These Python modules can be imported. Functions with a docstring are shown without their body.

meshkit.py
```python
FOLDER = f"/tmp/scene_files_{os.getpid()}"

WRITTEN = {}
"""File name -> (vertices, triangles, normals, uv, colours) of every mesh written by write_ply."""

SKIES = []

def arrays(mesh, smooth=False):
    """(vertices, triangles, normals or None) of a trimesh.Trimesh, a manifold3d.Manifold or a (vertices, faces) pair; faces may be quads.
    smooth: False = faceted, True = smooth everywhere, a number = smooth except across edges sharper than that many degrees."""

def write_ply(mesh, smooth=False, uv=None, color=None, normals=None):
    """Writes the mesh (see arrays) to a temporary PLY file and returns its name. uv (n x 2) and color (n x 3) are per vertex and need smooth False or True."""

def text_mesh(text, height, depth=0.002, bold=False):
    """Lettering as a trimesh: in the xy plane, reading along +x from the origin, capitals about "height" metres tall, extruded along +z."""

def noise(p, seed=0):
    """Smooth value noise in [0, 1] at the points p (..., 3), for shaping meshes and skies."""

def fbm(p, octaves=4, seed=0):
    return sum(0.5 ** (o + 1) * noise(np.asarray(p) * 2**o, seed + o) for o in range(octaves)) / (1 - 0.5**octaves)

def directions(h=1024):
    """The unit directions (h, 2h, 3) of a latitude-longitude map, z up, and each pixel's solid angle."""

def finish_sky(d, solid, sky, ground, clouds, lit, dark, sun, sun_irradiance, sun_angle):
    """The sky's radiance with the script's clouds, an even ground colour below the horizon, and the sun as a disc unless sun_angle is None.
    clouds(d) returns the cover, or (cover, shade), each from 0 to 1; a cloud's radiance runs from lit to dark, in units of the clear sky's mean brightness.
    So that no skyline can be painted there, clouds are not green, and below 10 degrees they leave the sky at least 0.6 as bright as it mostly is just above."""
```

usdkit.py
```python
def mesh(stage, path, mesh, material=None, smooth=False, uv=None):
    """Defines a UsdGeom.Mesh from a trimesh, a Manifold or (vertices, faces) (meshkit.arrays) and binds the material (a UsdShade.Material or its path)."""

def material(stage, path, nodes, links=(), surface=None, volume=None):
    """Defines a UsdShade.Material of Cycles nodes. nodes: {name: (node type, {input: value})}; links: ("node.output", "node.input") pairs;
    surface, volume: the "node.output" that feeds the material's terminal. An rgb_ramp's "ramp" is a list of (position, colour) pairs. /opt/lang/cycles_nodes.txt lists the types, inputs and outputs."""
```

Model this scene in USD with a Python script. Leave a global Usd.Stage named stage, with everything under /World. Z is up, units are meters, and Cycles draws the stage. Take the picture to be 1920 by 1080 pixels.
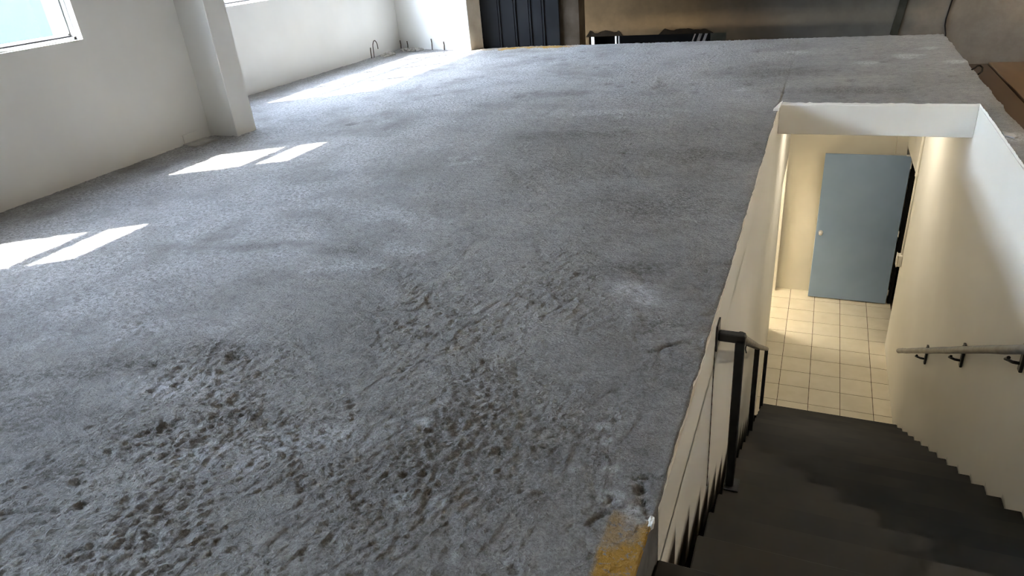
import math, random
import numpy as np, trimesh, shapely, manifold3d
from shapely.geometry import Polygon, box as sbox
import usdkit, meshkit
from pxr import Usd, UsdGeom, UsdLux, UsdShade, Gf, Sdf, Vt

stage = Usd.Stage.CreateInMemory()
UsdGeom.SetStageUpAxis(stage, 'Z'); UsdGeom.SetStageMetersPerUnit(stage, 1.0)
UsdGeom.Xform.Define(stage, '/World')
S = 1.4            # all plan figures below are in units of the eye height above the slab (1.4 m)

# ------------------------------------------------------------------ camera, sky, sun, exposure
EXPOSURE = 4.36
SKY = 0.262
SUN = 0.52
R_CAM = np.array([[0.92017549, 0.38273868, -0.08239041],
                  [0.10627452, -0.44673141, -0.8883337],
                  [-0.37680605, 0.8086669, -0.45174667]])
cam = UsdGeom.Camera.Define(stage, '/World/camera')
cam.CreateHorizontalApertureAttr(36.0)
cam.CreateFocalLengthAttr(36.0 * 1297.87 / 1920.0)
cam.CreateClippingRangeAttr(Gf.Vec2f(0.05, 2000.0))
cam.CreateExposureAttr(EXPOSURE)
r, u, b = R_CAM[0], -R_CAM[1], -R_CAM[2]
cam.AddTransformOp().Set(Gf.Matrix4d(*r, 0, *u, 0, *b, 0, 0, 0, S, 1))

SUN_TO = np.array([1.0, 0.64, -1.61]); SUN_TO /= np.linalg.norm(SUN_TO)      # the way the light travels
sun_elev = math.asin(-SUN_TO[2])
sky_mat = usdkit.material(stage, '/World/Looks/sky', {
    's': ('sky_texture', {'sky_type': 'multiple_scattering', 'sun_disc': False, 'sun_elevation': sun_elev,
                          'sun_rotation': math.atan2(-SUN_TO[0], -SUN_TO[1])}),
    'h': ('hsv', {'saturation': 0.5}),
    'b': ('background_shader', {'strength': SKY})}, [('s.color', 'h.color'), ('h.color', 'b.color')], surface='b.background')
dome = UsdLux.DomeLight.Define(stage, '/World/sky'); dome.CreateIntensityAttr(1.0)
UsdShade.MaterialBindingAPI.Apply(dome.GetPrim()).Bind(sky_mat)
sun = UsdLux.DistantLight.Define(stage, '/World/sun')
sun.CreateAngleAttr(0.53); sun.CreateNormalizeAttr(True); sun.CreateIntensityAttr(SUN); sun.CreateColorAttr(Gf.Vec3f(1.0, 0.96, 0.9))
zax = -SUN_TO; xax = np.cross([0, 0, 1.0], zax); xax /= np.linalg.norm(xax); yax = np.cross(zax, xax)
sun.AddTransformOp().Set(Gf.Matrix4d(*xax, 0, *yax, 0, *zax, 0, 0, 0, 0, 1))

# ------------------------------------------------------------------ helpers
used = {}
def numbered(parent, name):
    k = (parent, name); n = used.get(k, 0); used[k] = n + 1
    return name if n == 0 else f'{name}_{n:03d}'
def data(p, **kw):
    for k, v in kw.items():
        if v: p.SetCustomDataByKey(k, v)
def thing(name, base, label=None, cat=None, group=None, kind=None):
    path = '/World/' + numbered('/World', name)
    x = UsdGeom.Xform.Define(stage, path)
    x.AddTranslateOp().Set(Gf.Vec3d(*[c * S for c in base]))
    data(x.GetPrim(), label=label, category=cat, group=group, kind=kind)
    BASE[path] = np.array(base, float)
    return path
BASE = {}
def obj(name, mesh, mat, parent=None, smooth=False, label=None, cat=None, group=None, kind=None, prim=None):
    """One mesh. Figures in eye heights; a part's points are kept relative to its thing's base."""
    if hasattr(mesh, 'to_mesh'):
        mm = mesh.to_mesh(); mesh = trimesh.Trimesh(mm.vert_properties[:, :3], mm.tri_verts, process=False)
    top = '/World' if parent is None else parent
    path = top + '/' + numbered(top, name)
    m = mesh.copy()
    base = np.zeros(3)
    if parent:
        base = BASE['/'.join(parent.split('/')[:3])]
    m.vertices = (np.asarray(m.vertices) - base) * S
    g = usdkit.mesh(stage, path, m, mat, smooth=smooth)
    data(g.GetPrim(), label=label, category=cat, group=group, kind=kind)
    if parent is None: BASE[path] = np.zeros(3)
    if prim is not None:
        UsdGeom.PrimvarsAPI(g).CreatePrimvar('marks', Sdf.ValueTypeNames.Color3fArray, 'vertex').Set(Vt.Vec3fArray.FromNumpy(prim.astype(np.float32)))
    return path
def cat_(*ms): return trimesh.util.concatenate(list(ms))
def bx(x0, x1, y0, y1, z0, z1, ch=0.0):
    """A box, its edges chamfered by ch."""
    if ch <= 0:
        m = trimesh.creation.box([x1 - x0, y1 - y0, z1 - z0]); m.apply_translation([(x0 + x1) / 2, (y0 + y1) / 2, (z0 + z1) / 2]); return m
    c = []
    for a in (0, 1):
        for bb in (0, 1):
            for d in (0, 1):
                p = np.array([(x0, x1)[a], (y0, y1)[bb], (z0, z1)[d]], float); s = np.array([1 - 2 * a, 1 - 2 * bb, 1 - 2 * d])
                for k in range(3):
                    q = p + s * ch; q[k] = p[k]; c.append(q)
    return trimesh.convex.convex_hull(np.array(c))
def tube(points, rad, sides=12, cap=True):
    p = np.asarray(points, float); n = len(p)
    t = np.gradient(p, axis=0); t /= np.linalg.norm(t, axis=1, keepdims=True)
    ref = np.array([0, 0, 1.0]) if abs(t[0][2]) < 0.9 else np.array([1.0, 0, 0])
    a = np.cross(t[0], ref); a /= np.linalg.norm(a)
    rads = np.broadcast_to(rad, (n,)); V = []
    for i in range(n):
        a = a - t[i] * (a @ t[i]); a /= np.linalg.norm(a); bb = np.cross(t[i], a)
        th = np.arange(sides) * 2 * np.pi / sides
        V.append(p[i] + rads[i] * (np.cos(th)[:, None] * a + np.sin(th)[:, None] * bb))
    V = np.vstack(V); F = []
    for i in range(n - 1):
        for j in range(sides):
            k = (j + 1) % sides; A, B, C, D = i * sides + j, i * sides + k, (i + 1) * sides + k, (i + 1) * sides + j
            F += [[A, B, C], [A, C, D]]
    if cap:
        V = np.vstack([V, p[0], p[-1]]); c0, c1 = n * sides, n * sides + 1
        for j in range(sides):
            k = (j + 1) % sides
            F += [[c0, k, j], [c1, (n - 1) * sides + j, (n - 1) * sides + k]]
    return trimesh.Trimesh(V, F, process=False)
def panel(p0, p1, z0, z1, thick, holes=(), side=1):
    """A wall from plan point p0 to p1; its seen face lies on that line, its body thick to the left (side=1) or right of it. holes: (s0, s1, z0, z1) along it."""
    p0, p1 = np.array(p0, float), np.array(p1, float); L = np.linalg.norm(p1 - p0); d = (p1 - p0) / L; nrm = np.array([-d[1], d[0]]) * side
    g = sbox(0, z0, L, z1)
    for h in holes: g = g.difference(sbox(h[0], h[2], h[1], h[3]))
    parts = []
    for q in getattr(g, 'geoms', [g]):
        m = trimesh.creation.extrude_polygon(q, thick, engine='earcut'); v = np.array(m.vertices)
        w = np.c_[p0[0] + d[0] * v[:, 0] + nrm[0] * v[:, 2], p0[1] + d[1] * v[:, 0] + nrm[1] * v[:, 2], v[:, 1]]
        m = trimesh.Trimesh(w, m.faces, process=False)
        if m.volume < 0: m.invert()
        parts.append(m)
    return cat_(*parts)
def local_box(p0, d, nrm, s0, s1, t0, t1, z0, z1, ch=0.0):
    m = bx(s0, s1, t0, t1, z0, z1, ch); v = np.array(m.vertices)
    w = np.c_[p0[0] + d[0] * v[:, 0] + nrm[0] * v[:, 1], p0[1] + d[1] * v[:, 0] + nrm[1] * v[:, 1], v[:, 2]]
    m = trimesh.Trimesh(w, m.faces, process=False)
    if m.volume < 0: m.invert()
    return m
def sph(c, rad, sq=(1, 1, 1), sub=2, seed=None, amp=0.0):
    m = trimesh.creation.icosphere(sub, 1.0); v = np.array(m.vertices)
    if seed is not None: v = v * (1 + amp * (meshkit.noise(v * 1.7 + 9, seed)[:, None] - 0.5))
    m.vertices = v * rad * np.array(sq) + np.array(c); return m
def lathe(prof, origin, axis, sec=20):
    """prof: (r, h) pairs turned about axis through origin."""
    m = trimesh.creation.revolve(np.array(prof, float), sections=sec)
    T = trimesh.geometry.align_vectors([0, 0, 1], axis); T[:3, 3] = origin; m.apply_transform(T); return m

# ------------------------------------------------------------------ materials
def mat(name, nodes, links, surface='p.BSDF'):
    return usdkit.material(stage, '/World/Looks/' + name, nodes, links, surface=surface)
def plain(name, col, rough=0.5, metal=0.0, spec=0.5):
    return mat(name, {'p': ('principled_bsdf', {'base_color': col, 'roughness': rough, 'metallic': metal, 'specular_ior_level': spec})}, [])
def mottled(name, c0, c1, scale, rough=0.6, bump=0.15, bscale=60.0, dist=0.004, spec=0.4, lo=0.35, hi=0.65, detail=5, stretch=(1, 1, 1)):
    return mat(name, {
        'g': ('geometry', {}), 'mp': ('mapping', {'scale': stretch}),
        'n': ('noise_texture', {'scale': scale, 'detail': detail, 'roughness': 0.55}),
        'r': ('rgb_ramp', {'ramp': [(lo, c0), (hi, c1)]}),
        'n2': ('noise_texture', {'scale': bscale, 'detail': 4}),
        'b': ('bump', {'strength': bump, 'distance': dist}),
        'p': ('principled_bsdf', {'roughness': rough, 'specular_ior_level': spec})},
        [('g.position', 'mp.vector'), ('mp.vector', 'n.vector'), ('g.position', 'n2.vector'), ('n.fac', 'r.fac'), ('r.color', 'p.base_color'), ('n2.fac', 'b.height'), ('b.normal', 'p.normal')])

M = {}
# rough concrete of the slab: the marks primvar holds pale dusty areas and splashes, bare dark patches, yellow paint, painted light falloff
M['concrete'] = mat('concrete', {
    'g': ('geometry', {}),
    'n': ('noise_texture', {'scale': 1.1, 'detail': 6, 'roughness': 0.6}),
    'r': ('rgb_ramp', {'ramp': [(0.3, (0.205, 0.199, 0.191)), (0.5, (0.27, 0.262, 0.253)), (0.7, (0.33, 0.319, 0.306))]}),
    'nf': ('noise_texture', {'scale': 16.0, 'detail': 6, 'roughness': 0.7}),
    'rf': ('rgb_ramp', {'ramp': [(0.3, (0.74, 0.74, 0.74)), (0.5, (1, 1, 1)), (0.7, (1.16, 1.15, 1.13))]}),
    'm1': ('mix', {'mix_type': 'multiply', 'fac': 1.0}),
    'ng': ('noise_texture', {'scale': 110.0, 'detail': 4, 'roughness': 0.7}),
    'rg': ('rgb_ramp', {'ramp': [(0.34, (0.78, 0.775, 0.765)), (0.5, (1, 1, 1)), (0.66, (1.2, 1.2, 1.2))]}),
    'm0': ('mix', {'mix_type': 'multiply', 'fac': 1.0}),
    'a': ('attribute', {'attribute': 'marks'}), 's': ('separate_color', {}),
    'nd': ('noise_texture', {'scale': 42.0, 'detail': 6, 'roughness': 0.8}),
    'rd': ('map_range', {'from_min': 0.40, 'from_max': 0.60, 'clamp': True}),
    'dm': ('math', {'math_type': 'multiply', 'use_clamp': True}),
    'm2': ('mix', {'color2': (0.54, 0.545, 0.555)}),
    'km': ('math', {'math_type': 'multiply', 'use_clamp': True}),
    'm3': ('mix', {'color2': (0.105, 0.098, 0.088)}),
    'ny': ('noise_texture', {'scale': 45.0, 'detail': 5, 'roughness': 0.7}),
    'ry': ('map_range', {'from_min': 0.34, 'from_max': 0.46, 'clamp': True}),
    'ym': ('math', {'math_type': 'multiply', 'use_clamp': True}),
    'm4': ('mix', {'color2': (0.44, 0.245, 0.035)}),
    'b1': ('noise_texture', {'scale': 95.0, 'detail': 5, 'roughness': 0.65}),
    'b2': ('noise_texture', {'scale': 28.0, 'detail': 3, 'roughness': 0.5}),
    'ba': ('math', {'math_type': 'add'}),
    'bp': ('bump', {'strength': 1.0, 'distance': 0.021}),
    'p': ('principled_bsdf', {'roughness': 0.7, 'specular_ior_level': 0.35})},
    [('g.position', 'n.vector'), ('g.position', 'nf.vector'), ('g.position', 'nd.vector'), ('g.position', 'ny.vector'), ('g.position', 'b1.vector'), ('g.position', 'b2.vector'),
     ('n.fac', 'r.fac'), ('nf.fac', 'rf.fac'), ('r.color', 'm0.color1'), ('rf.color', 'm0.color2'), ('g.position', 'ng.vector'), ('ng.fac', 'rg.fac'), ('m0.color', 'm1.color1'), ('rg.color', 'm1.color2'),
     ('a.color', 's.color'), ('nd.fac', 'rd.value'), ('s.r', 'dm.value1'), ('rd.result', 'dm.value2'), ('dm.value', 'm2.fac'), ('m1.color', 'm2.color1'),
     ('s.g', 'km.value1'), ('rd.result', 'km.value2'), ('km.value', 'm3.fac'), ('m2.color', 'm3.color1'),
     ('ny.fac', 'ry.value'), ('s.b', 'ym.value1'), ('ry.result', 'ym.value2'), ('ym.value', 'm4.fac'), ('m3.color', 'm4.color1'), ('m4.color', 'p.base_color'),
     ('b1.fac', 'ba.value1'), ('b2.fac', 'ba.value2'), ('ba.value', 'bp.height'), ('bp.normal', 'p.normal')])
M['plaster'] = mottled('plaster', (0.64, 0.635, 0.61), (0.69, 0.685, 0.66), 1.3, rough=0.6, bump=0.08, bscale=35, dist=0.004)
M['cream'] = mottled('cream_paint', (0.70, 0.65, 0.535), (0.75, 0.70, 0.585), 1.2, rough=0.45, bump=0.06, bscale=20, dist=0.004)
M['white_paint'] = mottled('white_paint', (0.77, 0.74, 0.665), (0.81, 0.78, 0.705), 1.5, rough=0.5, bump=0.06, bscale=22, dist=0.004)
# stair wall: paint stops in a sawtooth along the steps, bare dark render below it
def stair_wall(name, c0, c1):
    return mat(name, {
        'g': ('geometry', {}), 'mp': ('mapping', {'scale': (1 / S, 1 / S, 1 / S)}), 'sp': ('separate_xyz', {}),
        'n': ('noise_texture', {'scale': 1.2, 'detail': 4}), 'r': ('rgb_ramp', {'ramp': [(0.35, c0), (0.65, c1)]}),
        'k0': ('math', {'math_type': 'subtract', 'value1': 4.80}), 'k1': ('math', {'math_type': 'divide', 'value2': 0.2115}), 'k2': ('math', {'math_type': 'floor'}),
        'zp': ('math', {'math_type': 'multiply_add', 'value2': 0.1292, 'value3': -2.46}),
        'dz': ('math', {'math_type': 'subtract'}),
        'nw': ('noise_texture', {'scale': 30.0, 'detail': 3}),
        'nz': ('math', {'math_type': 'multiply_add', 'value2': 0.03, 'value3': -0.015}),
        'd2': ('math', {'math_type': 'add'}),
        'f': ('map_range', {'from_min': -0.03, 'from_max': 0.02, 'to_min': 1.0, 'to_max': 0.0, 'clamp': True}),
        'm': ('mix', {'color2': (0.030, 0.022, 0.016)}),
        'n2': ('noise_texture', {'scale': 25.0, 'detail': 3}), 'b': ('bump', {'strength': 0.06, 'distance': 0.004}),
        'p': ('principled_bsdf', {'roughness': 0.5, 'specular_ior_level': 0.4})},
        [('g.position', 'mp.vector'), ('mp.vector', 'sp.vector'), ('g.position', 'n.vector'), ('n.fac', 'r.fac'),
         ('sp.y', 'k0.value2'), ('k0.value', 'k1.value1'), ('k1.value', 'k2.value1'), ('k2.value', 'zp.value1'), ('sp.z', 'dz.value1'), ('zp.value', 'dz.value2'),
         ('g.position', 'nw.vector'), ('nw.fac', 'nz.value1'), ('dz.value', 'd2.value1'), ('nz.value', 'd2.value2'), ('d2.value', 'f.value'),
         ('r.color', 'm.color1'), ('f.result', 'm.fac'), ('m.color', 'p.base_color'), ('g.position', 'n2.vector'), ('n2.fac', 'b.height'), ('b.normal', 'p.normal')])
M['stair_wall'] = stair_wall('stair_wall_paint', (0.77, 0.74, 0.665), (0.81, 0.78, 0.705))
M['edge'] = mottled('slab_edge', (0.10, 0.095, 0.09), (0.17, 0.165, 0.155), 9, rough=0.8, bump=0.3, bscale=50)
M['step'] = mottled('step', (0.021, 0.021, 0.0195), (0.041, 0.036, 0.030), 2.2, rough=0.55, bump=0.12, bscale=45, dist=0.004, spec=0.25)
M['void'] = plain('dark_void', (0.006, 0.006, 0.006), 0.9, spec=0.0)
M['tile'] = [mottled(f'tile_{i}', tuple(np.array((0.62, 0.555, 0.42)) * k), tuple(np.array((0.67, 0.605, 0.475)) * k), 6, rough=0.28, bump=0.02, bscale=12, spec=0.45) for i, k in enumerate((0.97, 1.0, 1.03))]
M['grout'] = plain('grout', (0.11, 0.075, 0.045), 0.9)
M['door_blue'] = mottled('door_paint', (0.27, 0.38, 0.54), (0.30, 0.41, 0.58), 2.5, rough=0.38, bump=0.03, bscale=30, spec=0.5)
M['steel'] = plain('brushed_steel', (0.88, 0.86, 0.83), 0.42, 0.85)
M['rail_black'] = mottled('rail_black', (0.016, 0.018, 0.021), (0.030, 0.032, 0.036), 9, rough=0.35, bump=0.1, bscale=60, spec=0.5)
M['rail_worn'] = mottled('rail_worn', (0.10, 0.085, 0.07), (0.27, 0.24, 0.205), 7, rough=0.4, bump=0.25, bscale=40, spec=0.5)
M['rail_grey'] = mottled('rail_grey', (0.11, 0.105, 0.10), (0.24, 0.23, 0.22), 8, rough=0.32, bump=0.25, bscale=30, spec=0.6)
M['alu'] = plain('white_frame', (0.80, 0.80, 0.79), 0.35, 0.0)
M['gasket'] = plain('gasket', (0.16, 0.16, 0.17), 0.7)
M['pvc'] = plain('pvc', (0.68, 0.635, 0.54), 0.4)
M['shutter'] = mottled('shutter', (0.0065, 0.007, 0.008), (0.0095, 0.010, 0.011), 3, rough=0.7, bump=0.05, bscale=40, spec=0.1)
M['raw_column'] = mottled('raw_column', (0.032, 0.023, 0.015), (0.058, 0.044, 0.031), 4, rough=0.9, bump=0.3, bscale=40, spec=0.1)
M['reveal'] = mottled('reveal', (0.36, 0.31, 0.24), (0.46, 0.41, 0.33), 4, rough=0.7, bump=0.1, bscale=40)
M['black_steel'] = plain('black_steel', (0.010, 0.009, 0.008), 0.7, spec=0.1)
M['timber'] = mottled('timber', (0.088, 0.050, 0.022), (0.115, 0.068, 0.032), 5, rough=0.6, bump=0.1, bscale=60, stretch=(1, 0.2, 1))
M['timber_dark'] = mottled('timber_dark', (0.040, 0.022, 0.009), (0.055, 0.031, 0.014), 5, rough=0.6, bump=0.1, bscale=60, stretch=(1, 0.2, 1))
M['hall_grey'] = mottled('hall_grey', (0.19, 0.18, 0.165), (0.25, 0.24, 0.22), 1.2, rough=0.8, bump=0.1, bscale=30)
M['hall_cream'] = mottled('hall_cream', (0.66, 0.60, 0.50), (0.71, 0.65, 0.55), 1.0, rough=0.8, bump=0.1, bscale=30)
M['mortar'] = mottled('mortar', (0.30, 0.295, 0.28), (0.42, 0.41, 0.39), 10, rough=0.85, bump=0.4, bscale=70)
M['rubble'] = mottled('rubble', (0.26, 0.245, 0.215), (0.46, 0.44, 0.40), 18, rough=0.9, bump=0.4, bscale=90)
M['chip'] = mottled('plaster_chip', (0.66, 0.65, 0.62), (0.74, 0.73, 0.70), 20, rough=0.7, bump=0.2, bscale=90)
M['rust'] = mottled('rusty_wire', (0.035, 0.026, 0.02), (0.075, 0.05, 0.035), 40, rough=0.7)
M['cable'] = plain('black_cable', (0.008, 0.007, 0.006), 0.8, spec=0.1)
M['cable_white'] = plain('pale_cable', (0.13, 0.115, 0.10), 0.8, spec=0.1)
M['yard'] = mottled('yard', (0.36, 0.35, 0.33), (0.42, 0.41, 0.39), 0.6, rough=0.9)
M['far_wall'] = mottled('neighbour_paint', (0.019, 0.028, 0.038), (0.022, 0.032, 0.042), 0.4, rough=0.8)
M['far_white'] = mottled('neighbour_white', (0.74, 0.74, 0.73), (0.80, 0.80, 0.79), 0.4, rough=0.8)
M['glass'] = mat('window_glass', {'t': ('transparent_bsdf', {'color': (0.96, 0.97, 0.97)}), 'g': ('glossy_bsdf', {'roughness': 0.02, 'color': (1, 1, 1)}),
                                  'w': ('layer_weight', {'blend': 0.5}), 'pw': ('math', {'math_type': 'power', 'value2': 5.0}), 'f': ('math', {'math_type': 'multiply_add', 'value2': 0.9, 'value3': 0.04}), 'm': ('mix_closure', {})},
                 [('w.facing', 'pw.value1'), ('pw.value', 'f.value1'), ('f.value', 'm.fac'), ('t.BSDF', 'm.closure1'), ('g.BSDF', 'm.closure2')], surface='m.closure')
M['lamp'] = mat('fill_tube', {'e': ('emission', {'color': (1.0, 0.91, 0.76), 'strength': 27.0})}, [], surface='e.emission')
# plaster of the back wall: brown render to the left, grey to the right, light falloff partly painted in
M['back_wall'] = mat('back_wall', {
    'g': ('geometry', {}), 'sp': ('separate_xyz', {}),
    'n': ('noise_texture', {'scale': 0.9, 'detail': 5, 'roughness': 0.6}), 'na': ('math', {'math_type': 'multiply_add', 'value2': 1.6, 'value3': -0.8}),
    'x': ('math', {'math_type': 'add'}), 'mr': ('map_range', {'from_min': -3.8, 'from_max': 2.2, 'clamp': True}),
    'r': ('rgb_ramp', {'ramp': [(0.0, (0.068, 0.045, 0.022)), (0.30, (0.064, 0.043, 0.022)), (0.44, (0.031, 0.023, 0.015)), (0.55, (0.042, 0.038, 0.032)), (0.80, (0.072, 0.068, 0.058)), (0.86, (0.115, 0.096, 0.074)), (1.0, (0.15, 0.128, 0.102))]}),
    'n3': ('noise_texture', {'scale': 5.0, 'detail': 6, 'roughness': 0.65}), 'r3': ('rgb_ramp', {'ramp': [(0.3, (0.82, 0.82, 0.82)), (0.7, (1.12, 1.12, 1.12))]}),
    'm': ('mix', {'mix_type': 'multiply', 'fac': 1.0}),
    'n2': ('noise_texture', {'scale': 40.0, 'detail': 4}), 'b': ('bump', {'strength': 0.15, 'distance': 0.004}),
    'p': ('principled_bsdf', {'roughness': 0.9, 'specular_ior_level': 0.1})},
    [('g.position', 'sp.vector'), ('g.position', 'n.vector'), ('n.fac', 'na.value1'), ('sp.x', 'x.value1'), ('na.value', 'x.value2'), ('x.value', 'mr.value'), ('mr.result', 'r.fac'),
     ('g.position', 'n3.vector'), ('n3.fac', 'r3.fac'), ('r.color', 'm.color1'), ('r3.color', 'm.color2'), ('m.color', 'p.base_color'),
     ('g.position', 'n2.vector'), ('n2.fac', 'b.height'), ('b.normal', 'p.normal')])
M['seam'] = mottled('seam', (0.016, 0.016, 0.012), (0.028, 0.027, 0.021), 6, rough=0.9, bump=0.2, spec=0.1)
M['stain'] = mottled('torn_render', (0.005, 0.0035, 0.002), (0.011, 0.0075, 0.004), 8, rough=0.95, bump=0.4, bscale=60, spec=0.05)

# ------------------------------------------------------------------ key figures
XL, XR = -0.198, 0.802          # stair well, left and right
YN, YF = 0.7815, 4.38           # its near and far end
ZL = -2.589                     # landing floor
ZC = -0.172                     # underside of slab
CEIL = 2.5
Y_BACK = 8.2

# ------------------------------------------------------------------ the slab
def far_edge(x):
    return np.interp(x, [-4.6, -3.30, -3.21, -2.69, -0.64, 0.63, 0.91], [6.98, 6.98, 6.735, 6.80, 6.837, 6.857, 6.862])
def make_slab():
    rng = np.random.default_rng(5)
    step = lambda a, b_, h: list(np.linspace(a, b_, max(2, int(round((b_ - a) / h)) + 1)))
    xs = sorted(set(np.round(step(-4.46, -3.0, .02) + step(-3.0, -1.6, .011) + step(-1.6, XL, .0056) + step(XL, XR, .02) + step(XR, .90, .0098), 6)))
    ys = sorted(set(np.round(step(-3.9, 0.4, .30) + step(0.4, YN, .0058) + step(YN, 1.6, .0056) + step(1.6, 2.7, .0085) + step(2.7, YF, .014) + step(YF, 7.0, .022), 6)))
    xs, ys = np.array(xs), np.array(ys)
    X, Y = np.meshgrid(xs, ys, indexing='ij')
    ix = lambda v: int(np.argmin(abs(xs - v))); iy = lambda v: int(np.argmin(abs(ys - v)))
    iL, iR, jN, jF = ix(XL), ix(XR), iy(YN), iy(YF)
    # stretch the last metre so that the far border follows the slab's edge
    fe = far_edge(X); t = np.clip((Y - 5.6) / (7.0 - 5.6), 0, 1); Yw = np.where(Y > 5.6, 5.6 + t * (fe - 5.6), Y)
    P0 = np.stack([X * S, Yw * S, 0 * X], -1)
    f = lambda sc, seed, o=4: meshkit.fbm(P0 * sc, o, seed)
    n1 = f(0.8, 1); n2 = f(3.2, 2); n3 = f(12, 3); n4 = f(38, 4, 3); n5 = f(75, 6, 2)
    rough = np.clip((n2 - 0.40) / 0.25, 0, 1) * 0.5 + 0.5
    smooth_patch = np.clip((f(1.5, 11, 3) - 0.53) / 0.1, 0, 1)
    rough *= 1 - 0.6 * smooth_patch
    near = 1 + .45 * np.clip((2.0 - Yw) / .8, 0, 1) * np.clip((-.35 - X) / .3, 0, 1)
    Z = (n1 - 0.5) * 0.006 + (n3 - 0.5) * 0.005 * rough + (n4 - 0.5) * 0.0085 * rough * near + (n5 - 0.5) * 0.014 * (.25 + .75 * rough) * near
    # flaked hollows
    fl = f(5.5, 21, 4); cut = np.clip((fl - 0.66) / 0.03, 0, 1); Z -= cut * 0.003 * (0.4 + n4)
    marks = np.zeros(X.shape + (3,))
    def blob(x, y, r_, seed=0, k=1.0):
        d = np.hypot(X - x, Yw - y) / r_ + (n3 - 0.5) * 1.1 * k + (n4 - .5) * .5
        return np.clip(1.25 - d, 0, 1)
    def blob2(x, y, rx, ry, ang):
        c, s = math.cos(ang), math.sin(ang); dx, dy = X - x, Yw - y
        d = np.hypot((c * dx + s * dy) / rx, (-s * dx + c * dy) / ry) + (n3 - 0.5) * 1.4 + (n4 - .5) * .7
        return np.clip(1.3 - d, 0, 1)
    dust_lit = 0
    for a in [(-1.96, 2.37, .30, .10, .2), (-1.64, 2.30, .22, .10, 0), (-1.46, 2.26, .15, .08, 0), (-1.86, 2.02, .20, .09, .4), (-1.80, 1.83, .20, .08, .2), (-1.56, 1.79, .20, .07, .2), (-1.40, 1.99, .12, .06, 0),
              (-.47, 1.87, .08, .06, 0), (-.41, 1.82, .05, .04, 0), (-2.3, 2.2, .35, .12, .3), (-2.05, 3.3, .4, .15, .2), (-2.6, 4.3, .5, .2, .2), (-1.2, 4.1, .5, .15, .1), (-1.9, 1.25, .35, .10, .4), (-1.55, 1.02, .2, .07, .4), (-1.05, .93, .2, .07, .5)]:
        dust_lit = np.maximum(dust_lit, blob2(*a) * 0.9)
    film = np.clip((-1.3 - X) / .9, 0, 1) * np.clip((Yw - 1.0 + (n1 - .5)) / .5, 0, 1) * np.clip((n2 - .15) * 2.5, 0, 1) * .95  # paler left and far tone: window light painted into the slab colour
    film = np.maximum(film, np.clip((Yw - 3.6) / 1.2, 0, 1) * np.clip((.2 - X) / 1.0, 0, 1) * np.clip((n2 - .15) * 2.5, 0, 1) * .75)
    dust_lit = np.maximum(dust_lit, film)
    for (x, y) in [(-.77, 1.095), (-.691, .863), (-.619, .879), (-.525, .765), (-.387, 1.049), (-.31, 1.073), (-.367, 1.201), (-.345, 1.154), (-1.238, .869), (-.29, .99), (-.245, .965)]:
        dust_lit = np.maximum(dust_lit, blob(x, y, .016 + .012 * rng.random(), k=.8) * 1.6)
    for (x, y) in [(-.456, 4.739), (.721, 6.176), (.558, 5.854), (.3, 5.6), (-.2, 6.1), (.83, 5.6), (.86, 3.72), (-1.64, 3.07)]:
        dust_lit = np.maximum(dust_lit, blob(x, y, .06 + .05 * rng.random()) * 1.2)
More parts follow.
